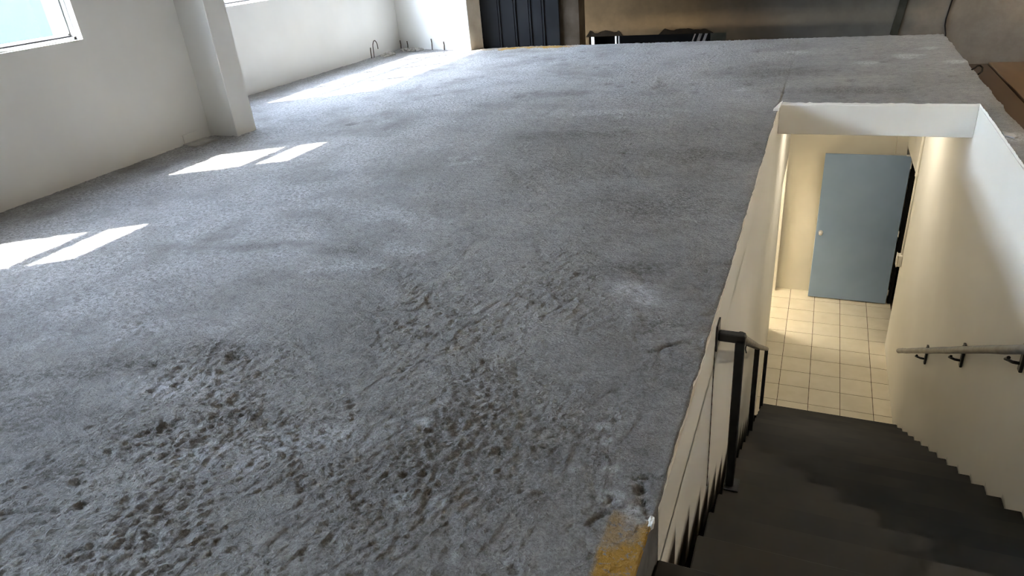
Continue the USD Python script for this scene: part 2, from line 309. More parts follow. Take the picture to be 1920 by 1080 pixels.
    # pale trowel joint lines
    for (a, c) in [((-2.40, 1.55), (-2.138, 1.834)), ((-2.138, 1.834), (-2.099, 2.038)), ((-2.099, 2.04), (-2.136, 2.165)), ((-2.136, 2.165), (-1.83, 2.191)), ((-1.99, 1.80), (-1.80, 2.19))]:
        a, c = np.array(a), np.array(c); q = np.clip(((X - a[0]) * (c - a)[0] + (Yw - a[1]) * (c - a)[1]) / ((c - a) @ (c - a)), 0, 1)
        d = np.hypot(X - a[0] - q * (c - a)[0], Yw - a[1] - q * (c - a)[1]); dust_lit = np.maximum(dust_lit, np.clip(1 - d / .012, 0, 1) * .9); Z -= np.clip(1 - d / .012, 0, 1) * .002
    dark = 0
    for a in [(-1.79, 1.06, .26, .055, .55), (-1.92, .99, .34, .085, .5), (-1.70, 1.10, .20, .05, .5), (-1.88, .84, .30, .07, .5), (-1.47, 1.22, .14, .05, .3), (-1.25, .98, .12, .03, .5),  (-1.95, .93, .18, .06, .5), (-1.80, .80, .25, .07, .5), (-1.40, .885, .14, .022, .5), (-1.50, .69, .12, .03, .5), (-1.56, 1.23, .12, .06, .2), (-1.45, 1.21, .05, .03, .2),
              (-1.57, 1.93, .14, .05, .2), (-2.0, 1.88, .25, .05, .3), (-1.65, 4.63, .30, .10, .1), (-.51, 2.02, .18, .08, .3), (-.36, 1.68, .12, .06, 0), (-.55, 1.05, .05, .03, 0), (-.3, 5.3, .5, .2, 0), (-.5, 3.3, .4, .15, .1), (.2, 4.7, .4, .12, 0), (-.5, 2.6, .3, .2, .3), (-1.2, 3.6, .4, .1, .2)]:
        dark = np.maximum(dark, blob2(*a) * 0.95)
    dark = np.maximum(dark, cut * 0.3)
    dark = np.maximum(dark, .42 * np.clip((X + 1.15 + (n1 - .5) * 1.2) / .5, 0, 1) * np.clip((2.6 - Yw + (n1 - .5) * 1.5) / .7, 0, 1) * np.clip(n2 * 1.5, .4, 1))  # near right slab painted darker where the light falls off
    Z -= np.clip(dark, 0, 1) * 0.005 * (n4 - .1)
    for (x, y, rr, dp) in [(-.242, 1.037, .010, .014), (-.228, 1.004, .009, .012), (-.217, .982, .007, .010), (-.292, .988, .007, .009), (-.263, .978, .006, .008), (-1.454, 1.21, .016, .012), (-1.428, .685, .012, .012), (-1.351, .636, .010, .010),
                           (-1.408, .858, .02, .008), (-1.38, .90, .022, .008), (-.63, 1.129, .007, .009), (-.54, 1.076, .008, .010), (-.599, 1.014, .008, .009), (-.722, .927, .009, .008), (-.686, .949, .008, .009), (-.425, .968, .006, .007),
                           (-2.77, 3.724, .035, .012), (-.247, 3.521, .022, .015), (-.253, 3.323, .014, .012), (-1.642, 3.086, .04, .008), (-.856, 3.3, .03, .008), (-.199, 2.136, .011, .02), (-.211, 2.125, .01, .018), (-1.918, 4.542, .05, .008),
                           (.70, 6.15, .03, .01), (.40, 5.65, .03, .01), (-1.0, 4.9, .04, .01), (-.6, 5.5, .04, .01)] + [(rng.uniform(-2.6, -.25), rng.uniform(.6, 2.6), .004 + .006 * rng.random(), .006) for _ in range(90)] + [(rng.uniform(-3, .8), rng.uniform(4.5, 6.6), .012 + .02 * rng.random(), .008) for _ in range(50)]:
        d = np.hypot(X - x, (Yw - y) * 0.8) / rr + (n4 - .5) * 1.2
        p = np.clip(1.4 - d, 0, 1); Z -= dp * S * .8 * p; dark = np.maximum(dark, np.clip(p * 1.2, 0, .8))
    # cracks and lifted rims
    for line in [[(-.335, 1.54), (-.315, 1.552), (-.295, 1.585), (-.28, 1.590), (-.262, 1.605), (-.242, 1.612), (-.222, 1.60), (-.212, 1.588)], [(-.31, .915), (-.30, .945), (-.285, .955)], [(-.262, 1.06), (-.235, 1.075), (-.205, 1.08)], [(-.28, 2.10), (-.24, 2.12), (-.2, 2.13)],
                 [(-.60, 2.05), (-.52, 2.03), (-.47, 1.99), (-.44, 1.93)], [(-.9, 3.28), (-.86, 3.3), (-.8, 3.27)], [(-1.5, .56), (-1.42, .60), (-1.36, .61)]]:
        for a, c in zip(line[:-1], line[1:]):
            a, c = np.array(a), np.array(c); q = np.clip(((X - a[0]) * (c - a)[0] + (Yw - a[1]) * (c - a)[1]) / ((c - a) @ (c - a)), 0, 1)
            d = np.hypot(X - a[0] - q * (c - a)[0], Yw - a[1] - q * (c - a)[1]) + (n4 - .5) * .006; w = np.clip(1 - d / .009, 0, 1); Z -= w * .009; dark = np.maximum(dark, w * .8)
    # worn yellow nosing paint: by the stair head and along the far border by the folding door
    wear = np.clip((n3 - .38) * 6, 0, 1)
    ny = np.clip((Yw - .88 - (X + .27) * .55 + (n3 - .5) * .12) / .035, 0, 1)
    yel = np.clip((X + .283 + (n3 - .5) * .02) / .008, 0, 1) * (X < XL + .01) * (1 - ny) * (Yw < 0.98)
    half = np.clip((X + .283) / .008, 0, 1) * (X < XL + .01) * ny * np.clip((.985 - Yw + (n3 - .5) * .06) / .05, 0, 1)
    yel = np.maximum(yel, half * .55 * wear)
    dd = far_edge(X) - Yw
    band = np.clip((dd - .015) / .02, 0, 1) * np.clip((.16 + (n3 - .5) * .2 - dd) / .03, 0, 1) * (X > -3.4) * np.clip((-2.15 - X) / .2, 0, 1)
    yel = np.maximum(yel, band * np.clip((n2 - .3) * 4, .25, 1))
    marks[..., 0], marks[..., 1], marks[..., 2] = np.clip(dust_lit, 0, 1), np.clip(dark, 0, 1), np.clip(yel, 0, 1)
    V = np.stack([X, Yw, Z / S], -1)
    # chipped arrises
    jag = lambda q, sc, seed: (meshkit.fbm(np.stack([q * sc, 0 * q, 0 * q], -1), 4, seed) - .5)
    for j in range(len(ys)):
        if jN < j < jF:
            V[iL, j, 0] += jag(np.array([ys[j]]), 14, 31)[0] * .010 - .003
            V[iR, j, 0] += jag(np.array([ys[j]]), 14, 32)[0] * .006 + .003
        V[-1, j, 0] += jag(np.array([ys[j]]), 5, 33)[0] * .035
        V[-1, j, 2] -= .006
        V[iL, j, 2] -= .003
    V[:, -1, 2] -= .006
    nx_, ny_ = X.shape
    idx = np.arange(nx_ * ny_).reshape(nx_, ny_)
    q = np.stack([idx[:-1, :-1], idx[1:, :-1], idx[1:, 1:], idx[:-1, 1:]], -1)
    keep = np.ones(q.shape[:2], bool); keep[iL:iR, jN:jF] = False
    F = q[keep].reshape(-1, 4); F = np.vstack([F[:, [0, 1, 2]], F[:, [0, 2, 3]]])
    Vf = V.reshape(-1, 3); mk = marks.reshape(-1, 3)
    return Vf, F, mk, V, (iL, iR, jN, jF)
Vf, F, mk, VG, (iL, iR, jN, jF) = make_slab()
def skirt(top, depth_z, flip=False):
    n = len(top); low = top.copy(); low[:, 2] = depth_z; v = np.vstack([top, low]); f_ = []
    for i in range(n - 1):
        f_ += [[i, i + n, i + 1 + n], [i, i + 1 + n, i + 1]]
    m = trimesh.Trimesh(v, f_, process=False)
    if flip: m.invert()
    return m
slab = trimesh.Trimesh(Vf, F, process=False)
floor = thing('floor', (0, 0, 0), kind='structure')
# drop unused vertices inside the well
usedv = np.unique(F); rm = -np.ones(len(Vf), int); rm[usedv] = np.arange(len(usedv))
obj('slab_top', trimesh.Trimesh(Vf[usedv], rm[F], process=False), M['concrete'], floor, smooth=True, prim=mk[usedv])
j1 = int(np.searchsorted(VG[iL, :, 1], 1.0))
obj('painted_arris', cat_(skirt(VG[iL, j1:jF + 1], -.03), skirt(VG[iR, jN:jF + 1], -.03, True), skirt(VG[iL:iR + 1, jF], -.03)), M['white_paint'], floor)
edges = [skirt(VG[iL, jN:j1 + 1], ZC), skirt(VG[iL:iR + 1, jN], ZC, True), skirt(VG[-1, :], ZC), skirt(VG[:, -1], ZC)]
obj('slab_edge', cat_(*edges), M['edge'], floor)
obj('slab_underside', cat_(bx(-4.40, XL, -3.9, 6.7, ZC - .01, ZC), bx(XL, .90, YF, 6.85, ZC - .01, ZC), bx(XL, .9, -3.9, YN, ZC - .01, ZC)), M['cream'], floor)

# ------------------------------------------------------------------ left facade, pier, end wall
W1 = [(-1.745, -1.283), (-0.417, 0.045), (0.908, 1.370), (2.235, 2.697)]
Z0, Z1 = 0.70, 1.72
obj('wall_left', panel((-3.63, -5.0), (-3.63, 3.40), -0.2, CEIL, 0.10, [(a + 5.0, c + 5.0, Z0, Z1) for a, c in W1]), M['plaster'], kind='structure')
A2, B2 = np.array([-4.40, 3.50]), np.array([-4.27, 6.95]); L2 = np.linalg.norm(B2 - A2); D2 = (B2 - A2) / L2; N2 = np.array([-D2[1], D2[0]])
win2 = (0.42, 2.63, 0.69, 2.0)
obj('wall_left', panel(A2, B2, -0.2, CEIL, 0.10, [win2]), M['plaster'], kind='structure')
obj('trim_1', bx(-4.50, -3.40, 3.36, 3.535, -.02, CEIL, .004), M['plaster'], kind='structure', label='plastered wall pier between the two window bays')
E0, E1 = np.array([-4.31, 6.875]), np.array([-3.288, 6.60]); ED = (E1 - E0) / np.linalg.norm(E1 - E0); EN = np.array([-ED[1], ED[0]])
obj('wall_end', panel(E0, E1, -0.02, CEIL, 0.012), M['plaster'], kind='structure')
obj('wall_end', panel(E0 + EN * .012, E1 + EN * .012, -0.02, CEIL, 0.19), M['reveal'], kind='structure', label='bare rendered reveal at the end of the white wall')

def window(p0, d, n, s0, s1, z0, z1, mull=(), trans=(), label=None):
    """Sliding aluminium window set in its opening: outer frame, sash bars, gaskets and panes. n points outside."""
    base = (p0[0] + d[0] * (s0 + s1) / 2 + n[0] * .06, p0[1] + d[1] * (s0 + s1) / 2 + n[1] * .06, z0)
    path = '/World/' + numbered('/World', 'window_x').replace('window_x', 'window')
    k = len(WINS) + 1; WINS.append(k)
    t = thing(f'window_{k}', base, kind='structure', label=label)
    B = lambda a, c, q0, q1, e, f_, ch=.0015: local_box(p0, d, n, a, c, q0, q1, e, f_, ch)
    w = .016
    fr = [B(s0, s0 + w, .045, .085, z0, z1), B(s1 - w, s1, .045, .085, z0, z1), B(s0, s1, .045, .085, z0, z0 + w), B(s0, s1, .045, .085, z1 - w, z1)]
    obj('window_frame', cat_(*fr), M['alu'], t)
    xs = [s0 + w] + list(mull) + [s1 - w]; zs = [z0 + w] + list(trans) + [z1 - w]
    for i, m_ in enumerate(mull): obj('mullion', B(m_ - .023, m_ + .023, .047, .083, z0 + w, z1 - w), M['alu'], t)
    for m_ in trans: obj('transom', B(s0 + w, s1 - w, .047, .083, m_ - .027, m_ + .027), M['alu'], t)
    for i in range(len(xs) - 1):
        for j in range(len(zs) - 1):
            a, c = xs[i] + (.017 if i else 0), xs[i + 1] - (.017 if i < len(xs) - 2 else 0)
            e, g = zs[j] + (.022 if j else 0), zs[j + 1] - (.022 if j < len(zs) - 2 else 0)
            q = .006; v = .013
            obj('gasket', cat_(B(a, a + q, .060, .068, e, g, 0), B(c - q, c, .060, .068, e, g, 0), B(a, c, .060, .068, e, e + q, 0), B(a, c, .060, .068, g - q, g, 0)), M['gasket'], t)
            sash = cat_(B(a + q, a + q + v, .056, .074, e + q, g - q), B(c - q - v, c - q, .056, .074, e + q, g - q), B(a + q, c - q, .056, .074, e + q, e + q + v), B(a + q, c - q, .056, .074, g - q - v, g - q))
            s_ = obj('sash', sash, M['alu'], t)
            obj('pane', B(a + q + v, c - q - v, .0640, .0655, e + q + v, g - q - v, 0), M['glass'], s_)
    return t
WINS = []
for a, c in W1[::-1]:
    window(np.array([-3.63, 0.0]), np.array([0, 1.0]), np.array([-1.0, 0]), a, c, Z0, Z1, trans=(1.375,))
window(A2, D2, N2, win2[0], win2[1], win2[2], win2[3], mull=(1.04, 1.66, 2.27), trans=(1.27,))

# ------------------------------------------------------------------ the rest of the hall
XH = 4.6
gap = (-2.535, -0.984, -0.50, -0.12)
wb0 = np.array([-4.6, Y_BACK])
obj('wall_back', panel(wb0, (XH, Y_BACK), -2.7, CEIL, 0.12, [(gap[0] + 4.6, gap[1] + 4.6, gap[2], gap[3])]), M['back_wall'], kind='structure')
obj('wall_right', panel((XH, -5.0), (XH, Y_BACK + .12), -2.7, CEIL, .12, side=-1), M['hall_cream'], kind='structure')
obj('wall_rear', bx(-3.73, XH, -5.12, -5.0, -2.7, CEIL), M['hall_cream'], kind='structure')
obj('ceiling', cat_(bx(-3.73, XH + .12, -5.12, 3.50, CEIL, CEIL + .1), bx(-4.50, XH + .12, 3.50, Y_BACK + .12, CEIL, CEIL + .1)), M['hall_cream'], kind='structure')
# bare soffit-high recess behind the low opening
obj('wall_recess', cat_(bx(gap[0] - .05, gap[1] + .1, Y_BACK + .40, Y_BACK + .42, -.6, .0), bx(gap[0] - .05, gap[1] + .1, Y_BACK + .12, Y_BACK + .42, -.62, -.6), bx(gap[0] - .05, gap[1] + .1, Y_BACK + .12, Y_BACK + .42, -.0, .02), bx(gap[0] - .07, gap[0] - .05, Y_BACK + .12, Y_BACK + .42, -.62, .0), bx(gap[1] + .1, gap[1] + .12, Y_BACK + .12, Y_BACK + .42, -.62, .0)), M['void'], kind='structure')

# unseen warm lamps added to brighten the deck and left stair wall
M['fill_bulb'] = mat('fill_bulb', {'e': ('emission', {'color': (1.0, 0.82, 0.60), 'strength': 46.0})}, [], surface='e.emission')
for (lx, ly, lab) in ((2.6, 6.6, 'unseen bell-shaped lamp added to light the far end of the timber deck'), (2.6, 3.1, 'unseen bell-shaped lamp added to light the deck and stairs')):
    hl = thing('added_hall_lamp', (lx, ly, 2.28), label=lab, cat='lamp')
    obj('shade', lathe([(.012, .20), (.05, .19), (.09, .12), (.16, .02), (.165, 0), (.158, 0), (.085, .115), (.045, .18), (.012, .185)], (lx, ly, 2.28), [0, 0, 1], 28), M['alu'], hl, smooth=40)
    obj('fill_bulb', sph((lx, ly, 2.335), .055, sub=3), M['fill_bulb'], hl, smooth=True)
    obj('stem', tube([(lx, ly, 2.47), (lx, ly, 2.48), (lx, ly, CEIL)], .010, 8), M['rail_black'], hl)

# folding door at the slab's far border
door_pts = [(-3.236, 6.815), (-3.085, 6.83), (-2.942, 6.845), (-2.80, 6.855), (-2.645, 6.865), (-2.46, 6.88)]
pxs = [897, 933, 966, 990, 1013, 1037]
fd = thing('folding_door', (-2.85, 6.85, -.02), label='dark grey folding metal door of tall ribbed leaves behind the far slab edge', cat='door')
dp0 = np.array([-3.262, 6.818]); dp1 = np.array([-2.425, 6.89]); dd_ = dp1 - dp0; dl = np.linalg.norm(dd_); dd_ /= dl; dn = np.array([-dd_[1], dd_[0]])
cuts = [0, .205, .375, .53, .665, dl / 1.0]
for i in range(5):
    a, c = cuts[i], cuts[i + 1]
    obj('leaf', cat_(local_box(dp0, dd_, dn, a + .004, c - .004, .0, .025, -.02, CEIL - .02, .003), local_box(dp0, dd_, dn, a + .004, a + .022, -.012, .0, -.02, CEIL - .02, .002)), M['shutter'], fd)
obj('track', local_box(dp0, dd_, dn, -.02, dl + .02, -.02, .04, -.05, -.021, .002), M['black_steel'], fd)
obj('concrete_column', bx(-2.452, -2.235, 6.93, 7.12, -2.6, CEIL, .004), M['raw_column'], label='bare brown concrete column right of the dark folding door', cat='column')
st = thing('steel_post', (-2.28, 7.2, -2.6), label='black vertical steel channel post beside the bare concrete column', cat='post')
obj('web', bx(-2.345, -2.262, 7.19, 7.20, -2.6, CEIL), M['black_steel'], st)
obj('flange', bx(-2.345, -2.335, 7.13, 7.19, -2.6, CEIL), M['black_steel'], st)
obj('flange', bx(-2.272, -2.262, 7.13, 7.19, -2.6, CEIL), M['black_steel'], st)
# frame bars in the low opening
for (x0, x1, yy, m_, lab) in [(-2.522, -2.482, 8.24, 'alu', 'thick white upright at the left end of the low dark opening'), (-2.240, -2.222, 8.26, 'alu', 'thin white upright in the left part of the low dark opening'), (-2.205, -2.190, 8.28, 'rail_grey', 'thin grey upright just right of the thin white one in the low opening'),
                       (-1.345, -1.330, 8.31, 'rail_worn', 'slanting pale bar near the right end of the low opening'), (-1.30, -1.265, 8.36, 'rail_grey', 'grey slat right of the slanting pale bar in the low opening'), (-1.235, -1.205, 8.36, 'rail_grey', 'second grey slat right of the slanting pale bar in the low opening')]:
    m = bx(x0, x1, yy, yy + .02, -.6, -.0, .002)
    if 'slanting' in lab:
        v = np.array(m.vertices); v[:, 0] += (v[:, 2] + .15) * .35; m.vertices = v
    obj('window_bar', m, M[m_], label=lab, cat='bar')
obj('window_panel', bx(-1.17, -.99, 8.34, 8.36, -.6, -.0, .002), M['seam'], label='dark grey sheet filling the right end of the low opening', cat='panel')
# torn render above the low opening
def ragged(x0, x1, zb, h, seed, y, th=.006, n=60):
    xs = np.linspace(x0, x1, n); e = np.minimum(1, np.minimum(xs - x0, x1 - xs) / (.12 * (x1 - x0)))
    top = zb + h * e * (.35 + 1.1 * meshkit.fbm(np.stack([xs * 9, 0 * xs, 0 * xs], -1), 4, seed)) + .002
    m = trimesh.creation.extrude_polygon(Polygon(list(zip(xs, top)) + [(x1, zb), (x0, zb)]).buffer(0), th, engine='earcut')
    v = np.array(m.vertices); m.vertices = np.c_[v[:, 0], y - v[:, 2], v[:, 1]]
    if m.volume < 0: m.invert()
    return m
obj('torn_render', ragged(-2.57, -2.13, -.122, .07, 3, Y_BACK), M['stain'], label='dark torn patch of render over the left end of the low opening', cat='patch')
obj('torn_render', ragged(-1.72, -1.12, -.122, .055, 8, Y_BACK), M['stain'], label='dark torn patch of render over the right half of the low opening', cat='patch')
obj('damp_patch', ragged(-1.2, -.94, -.40, .46, 12, Y_BACK, .004), M['stain'], label='dark damp patch at the right corner of the low opening', cat='patch') if False else None
sl = bx(0.600, 0.672, 8.185, 8.2, -1.0, CEIL, .002); v = np.array(sl.vertices); v[:, 0] += (v[:, 2] + .17) * .14; sl.vertices = v
obj('wall_strip', sl, M['seam'], label='dark slanting strip on the grey back wall', cat='strip')
# lower timber deck right of the slab
dk = thing('floor', (1.5, 5, -.48), kind='structure', label='brown timber deck on the lower level right of the slab')
obj('deck_board', bx(.91, 1.488, -5, Y_BACK, -.56, -.486, .004), M['timber_dark'], dk)
obj('deck_board', bx(1.496, 3.0, -5, Y_BACK, -.56, -.472, .004), M['timber'], dk)
obj('deck_board', bx(3.008, XH, -5, Y_BACK, -.56, -.474, .004), M['timber'], dk)
gf = thing('floor', (0, 0, -2.7), kind='structure')
obj('ground_slab', bx(-4.6, XH, -5, Y_BACK, -2.76, -2.70), M['hall_grey'], gf)

# ------------------------------------------------------------------ stair well
RX = 0.897
YE = 6.15; HD = -0.99
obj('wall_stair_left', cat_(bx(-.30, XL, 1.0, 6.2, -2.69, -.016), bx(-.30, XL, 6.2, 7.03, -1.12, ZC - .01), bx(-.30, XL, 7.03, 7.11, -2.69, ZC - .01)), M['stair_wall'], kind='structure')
obj('wall_stair_left', bx(-.29, XL - .006, .3, 1.0, -2.69, ZC - .012), M['edge'], kind='structure', label='bare concrete under the slab at the stair head')
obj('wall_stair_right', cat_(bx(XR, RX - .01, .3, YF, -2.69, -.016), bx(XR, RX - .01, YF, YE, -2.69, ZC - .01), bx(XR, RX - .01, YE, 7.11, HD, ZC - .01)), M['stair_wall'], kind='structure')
obj('trim_2', bx(XL, XR, YF - .005, YF + .09, ZC - .012, -.012, .003), M['white_paint'], kind='structure', label='white painted slab edge over the landing')
obj('wall_landing', cat_(bx(-.34, .95, 7.11, 7.2, -2.69, ZC - .01)), M['cream'], kind='structure')
obj('trim_3', bx(.715, .81, 7.05, 7.11, -1.09, ZC - .01, .002), M['cream'], kind='structure', label='small plastered boxing above the landing door')
# dark closet behind the right-hand doorway
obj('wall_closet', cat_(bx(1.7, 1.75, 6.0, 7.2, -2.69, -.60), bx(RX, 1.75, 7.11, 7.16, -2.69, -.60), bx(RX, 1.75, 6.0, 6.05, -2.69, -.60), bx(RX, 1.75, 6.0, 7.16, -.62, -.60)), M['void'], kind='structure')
# side room left of the landing that lights it
obj('wall_lobby', cat_(bx(-2.3, -2.2, 5.0, 7.2, -2.69, ZC), bx(-2.2, -.30, 7.06, 7.16, -2.69, ZC), bx(-2.2, -.30, 5.0, 5.1, -2.69, ZC)), M['cream'], kind='structure')
# landing floor: bedding plus single tiles
tf = thing('floor', (0.3, 6, ZL), kind='structure')
obj('tile_bed', bx(-2.3, 1.75, 4.80, 7.2, ZL - .10, ZL - .0035), M['grout'], tf)
xl_ = [-2.2 + .0] + [-.043 - .2375 * k for k in range(8, 0, -1)] + [-.043, .194, .4315, .672, .802 + .09]
xl_ = [x for x in xl_ if x > -2.15]; yl_ = [4.80] + [4.835 + .0 if False else 5.063 - .228 + .0] + [5.063 + .2285 * k for k in range(10)]
yl_ = [4.80] + [y for y in yl_[2:] if y < 7.10] + [7.11]
rng = np.random.default_rng(2)
for i in range(len(xl_) - 1):
    for j in range(len(yl_) - 1):
        x0, x1, y0, y1 = xl_[i] + .0022, xl_[i + 1] - .0022, yl_[j] + .0022, yl_[j + 1] - .0022
        if y1 - y0 < .01: continue
        if x1 < -.25 and y1 < 5.1: continue
        m = bx(x0, x1, y0, y1, ZL - .006, ZL + rng.uniform(-.0004, .0004), .0012)
        obj('tile', m, M['tile'][int(rng.integers(3))], tf)
# unseen lamp added to send light through the left doorway
lm = thing('added_ceiling_lamp', (-1.0, 6.55, ZC - .012), label='unseen batten lamp added in the side room to light the stair landing', cat='lamp')
obj('batten', bx(-1.45, -.55, 6.52, 6.58, ZC - .035, ZC - .012, .004), M['alu'], lm)
obj('tube', tube([(-1.42, 6.55, ZC - .05), (-1.0, 6.55, ZC - .05), (-.58, 6.55, ZC - .05)], .0125, 12), M['lamp'], lm)

# unseen glowing panel added under the slab to brighten the landing
lp = thing('added_ceiling_lamp', (.3, 5.55, ZC - .012), label='unseen square lamp panel added under the slab to brighten the landing', cat='lamp')
obj('lamp_frame', cat_(bx(.09, .51, 5.34, 5.76, ZC - .028, ZC - .0105, .003)), M['alu'], lp)
M['fill_panel'] = mat('fill_panel', {'e': ('emission', {'color': (1.0, 0.91, 0.76), 'strength': 1.1})}, [], surface='e.emission')
obj('diffuser', bx(.10, .50, 5.35, 5.75, ZC - .030, ZC - .0282), M['fill_panel'], lp)

# the flight
NY = lambda k: 4.80 - .2115 * k
NZ = lambda k: -2.46 + .1292 * k
stt = thing('staircase', (0.33, 2.8, ZL), label='steep flight of dark worn concrete steps going down between white walls', cat='stairs')
rng = np.random.default_rng(8)
for k in range(0, 19):
    x0 = -.148 if k < 18 else XL + .001
    m = bx(x0, XR - .001, NY(k + 1) - .03, NY(k), NZ(k) - .14, NZ(k) - .0005 * rng.random(), .0035)
    obj('step', m, M['step'], stt)
pts = [(NY(-0.2), ZL), (NY(0), ZL)]
for k in range(0, 19):
    pts += [(NY(k), NZ(k) - .145)] if False else []
poly = Polygon([(NY(0) - .03, NZ(0) - .16), (NY(18), NZ(18) - .20), (NY(18), NZ(18) - .32), (NY(0) - .03, NZ(0) - .30)])
m = trimesh.creation.extrude_polygon(poly, XR - XL - .004, engine='earcut'); v = np.array(m.vertices)
m.vertices = np.c_[XL + .002 + v[:, 2], v[:, 0], v[:, 1]]
if m.volume < 0: m.invert()
obj('soffit', m, M['void'], stt)

# landing door (leaf standing open across the landing)
d1 = thing('door_1', (.83, 6.97, ZL), kind='structure', label='blue-grey flush door standing open at the foot of the stairs')
lf = obj('door_leaf', bx(.127, .845, 6.962, 6.988, ZL + .010, -1.064, .002), M['door_blue'], d1)
kb = lathe([(0, 0), (.020, 0), (.0215, .003), (.0205, .006), (.0085, .008), (.008, .022), (.013, .026), (.0185, .034), (.019, .042), (.0155, .048), (.008, .051), (0, .0515)], (.172, 6.962, -1.858), [0, -1, 0], 24)
obj('door_knob', kb, M['steel'], lf, smooth=35)
for z in (-1.15, -1.82, -2.45):
    obj('hinge', tube([(.849, 6.958, z - .03), (.849, 6.958, z), (.849, 6.958, z + .03)], .006, 10), M['steel'], d1)
obj('top_pivot', bx(.80, .835, 6.955, 6.985, -1.064, -1.056, .001), M['alu'], d1)
obj('door_frame', cat_(bx(.86, .893, 6.995, 7.02, ZL, HD), bx(.86, .893, YE, YE + .02, ZL, HD)), M['black_steel'], d1)

# conduit and switch at the end of the right stair wall
cd = thing('conduit', (XR, 6.09, -1.6), label='thin cream conduit running down the end of the right stair wall to a switch', cat='conduit')
cx = XR - .009
obj('pipe', tube([(cx, 6.095, -1.66), (cx, 6.093, -1.3), (cx, 6.09, -.95)], .0085, 12), M['pvc'], cd, smooth=40)
obj('upper_pipe', tube([(cx - .001, 6.09, -.95), (cx - .001, 6.09, -.6), (cx - .001, 6.09, ZC - .01)], .0105, 12), M['pvc'], cd, smooth=40)
obj('coupling', tube([(cx, 6.09, -.965), (cx, 6.09, -.95), (cx, 6.09, -.935)], .0145, 14), M['pvc'], cd, smooth=40)
sw = thing('switch_box', (XR, 6.10, -1.7), label='small cream surface switch box at the end of the conduit by the door', cat='switch')
obj('box_body', bx(XR - .034, XR - .0005, 6.062, 6.135, -1.755, -1.655, .004), M['pvc'], sw)
obj('face_plate', bx(XR - .041, XR - .034, 6.056, 6.141, -1.760, -1.650, .003), M['pvc'], sw)
obj('rocker', bx(XR - .045, XR - .041, 6.085, 6.112, -1.725, -1.685, .0015), M['pvc'], sw)

# handrails
rr = thing('handrail', (.74, 3.4, -.97), label='dull grey pipe handrail on three black brackets along the right stair wall', cat='handrail')
def rp(y): return np.array([.738, y, -1.902 + (4.927 - y) * .6165])
n = 26; pp = np.array([rp(y) for y in np.linspace(4.927, .9, n)])
wob = np.random.default_rng(4)
pp[1:-1, 0] += wob.normal(0, .0012, n - 2); pp[1:-1, 2] += wob.normal(0, .0012, n - 2)
obj('rail', tube(pp, .0175, 16), M['rail_grey'], rr, smooth=40)
for y in (4.30, 3.47, 2.655, 1.84):
    c = rp(y)
    br = obj('bracket', cat_(bx(XR - .012, XR - .0005, y - .014, y + .014, c[2] - .085, c[2] + .045, .002), tube([(XR - .01, y + .005, c[2] - .055), (XR - .035, y + .0, c[2] - .050), (.738, y - .02, c[2] - .028), (.738, y - .05, c[2] - .004)], .0065, 8)), M['rail_black'], rr)
    obj('bolt', lathe([(0, 0), (.005, 0), (.005, .004), (0, .004)], (XR - .012, y, c[2] + .03), [-1, 0, 0], 6), M['rail_black'], br)

lr = thing('handrail', (-.13, 3.2, -1.5), label='black steel post handrail with worn top rail along the left stair wall', cat='handrail')
pw = .0135
tops = [(-.131, 1.815, -.092, NZ(14)), (-.146, 3.20, -.964, NZ(7)), (-.150, 4.72, -1.905, NZ(0))]
def post(x, y, zt, zb, h):
    m = bx(-h, h, -h, h, zb, zt, .003); v = np.array(m.vertices); t_ = (v[:, 2] - zb) / (zt - zb)
    v[:, 0] += x; v[:, 1] += y; m.vertices = v; return m
for i, (x, y, zt, zb) in enumerate(tops):
    p_ = obj('post', post(x, y, zt - (.0 if i == 0 else .01), zb + .0003, pw if i == 0 else .0125), M['rail_black'], lr)
    obj('foot_plate', bx(max(x - .024, -.1475), x + .03, y - .03, y + .03, zb + .0003, zb + .005, .001), M['rail_black'], p_)
x, y, zt, _ = tops[0]
obj('wall_arm', bx(XL + .006, x + pw, y - pw, y + pw, zt - .0135, zt + .0135, .003), M['rail_black'], lr)
obj('wall_plate', bx(XL + .0005, XL + .006, y - .03, y + .03, zt - .04, zt + .045, .001), M['rail_black'], lr)
q = [np.array([tops[0][0], tops[0][1] + .005, tops[0][2] + .002])] 
for a, c in ((0, 1), (1, 2)):
    A, B_ = np.array(tops[a][:3]), np.array(tops[c][:3])
    for t_ in np.linspace(0, 1, 8)[1:]: q.append(A + (B_ - A) * t_)
obj('top_rail', tube(q, .0155, 14), M['rail_worn'], lr, smooth=40)
obj('hook', tube([(-.138, 2.2, -.345), (-.140, 2.2, -.365), (-.136, 2.2, -.382)], .0025, 6), M['rail_black'], lr)

obj('wire', tube([(XL + .0014, 1.776, -.11), (XL + .0014, 1.776, -.30), (XL + .0016, 1.779, -.48), (XL + .0014, 1.775, -.64)], .0009, 6), M['rust'], label='thin dark wire running down the left stair wall below the rail plate', cat='wire')

# ------------------------------------------------------------------ small things on the slab
def ztop(x, y):
    return 0.0
# square mortar patch and loose board by the pier
obj('wall_patch', cat_(bx(-3.632, -3.622, 3.135, 3.285, -.005, .062, .003)), M['plaster'], label='square grey mortar patch low on the wall beside the pier', cat='patch')
mb = trimesh.creation.extrude_polygon(Polygon([(-3.622, 3.115), (-3.50, 3.088), (-3.475, 3.26), (-3.61, 3.30)]), .009, engine='earcut'); mb.apply_translation([0, 0, .001])
obj('loose_board', mb, M['mortar'], label='small thin grey board lying on the floor at the mortar patch', cat='board')
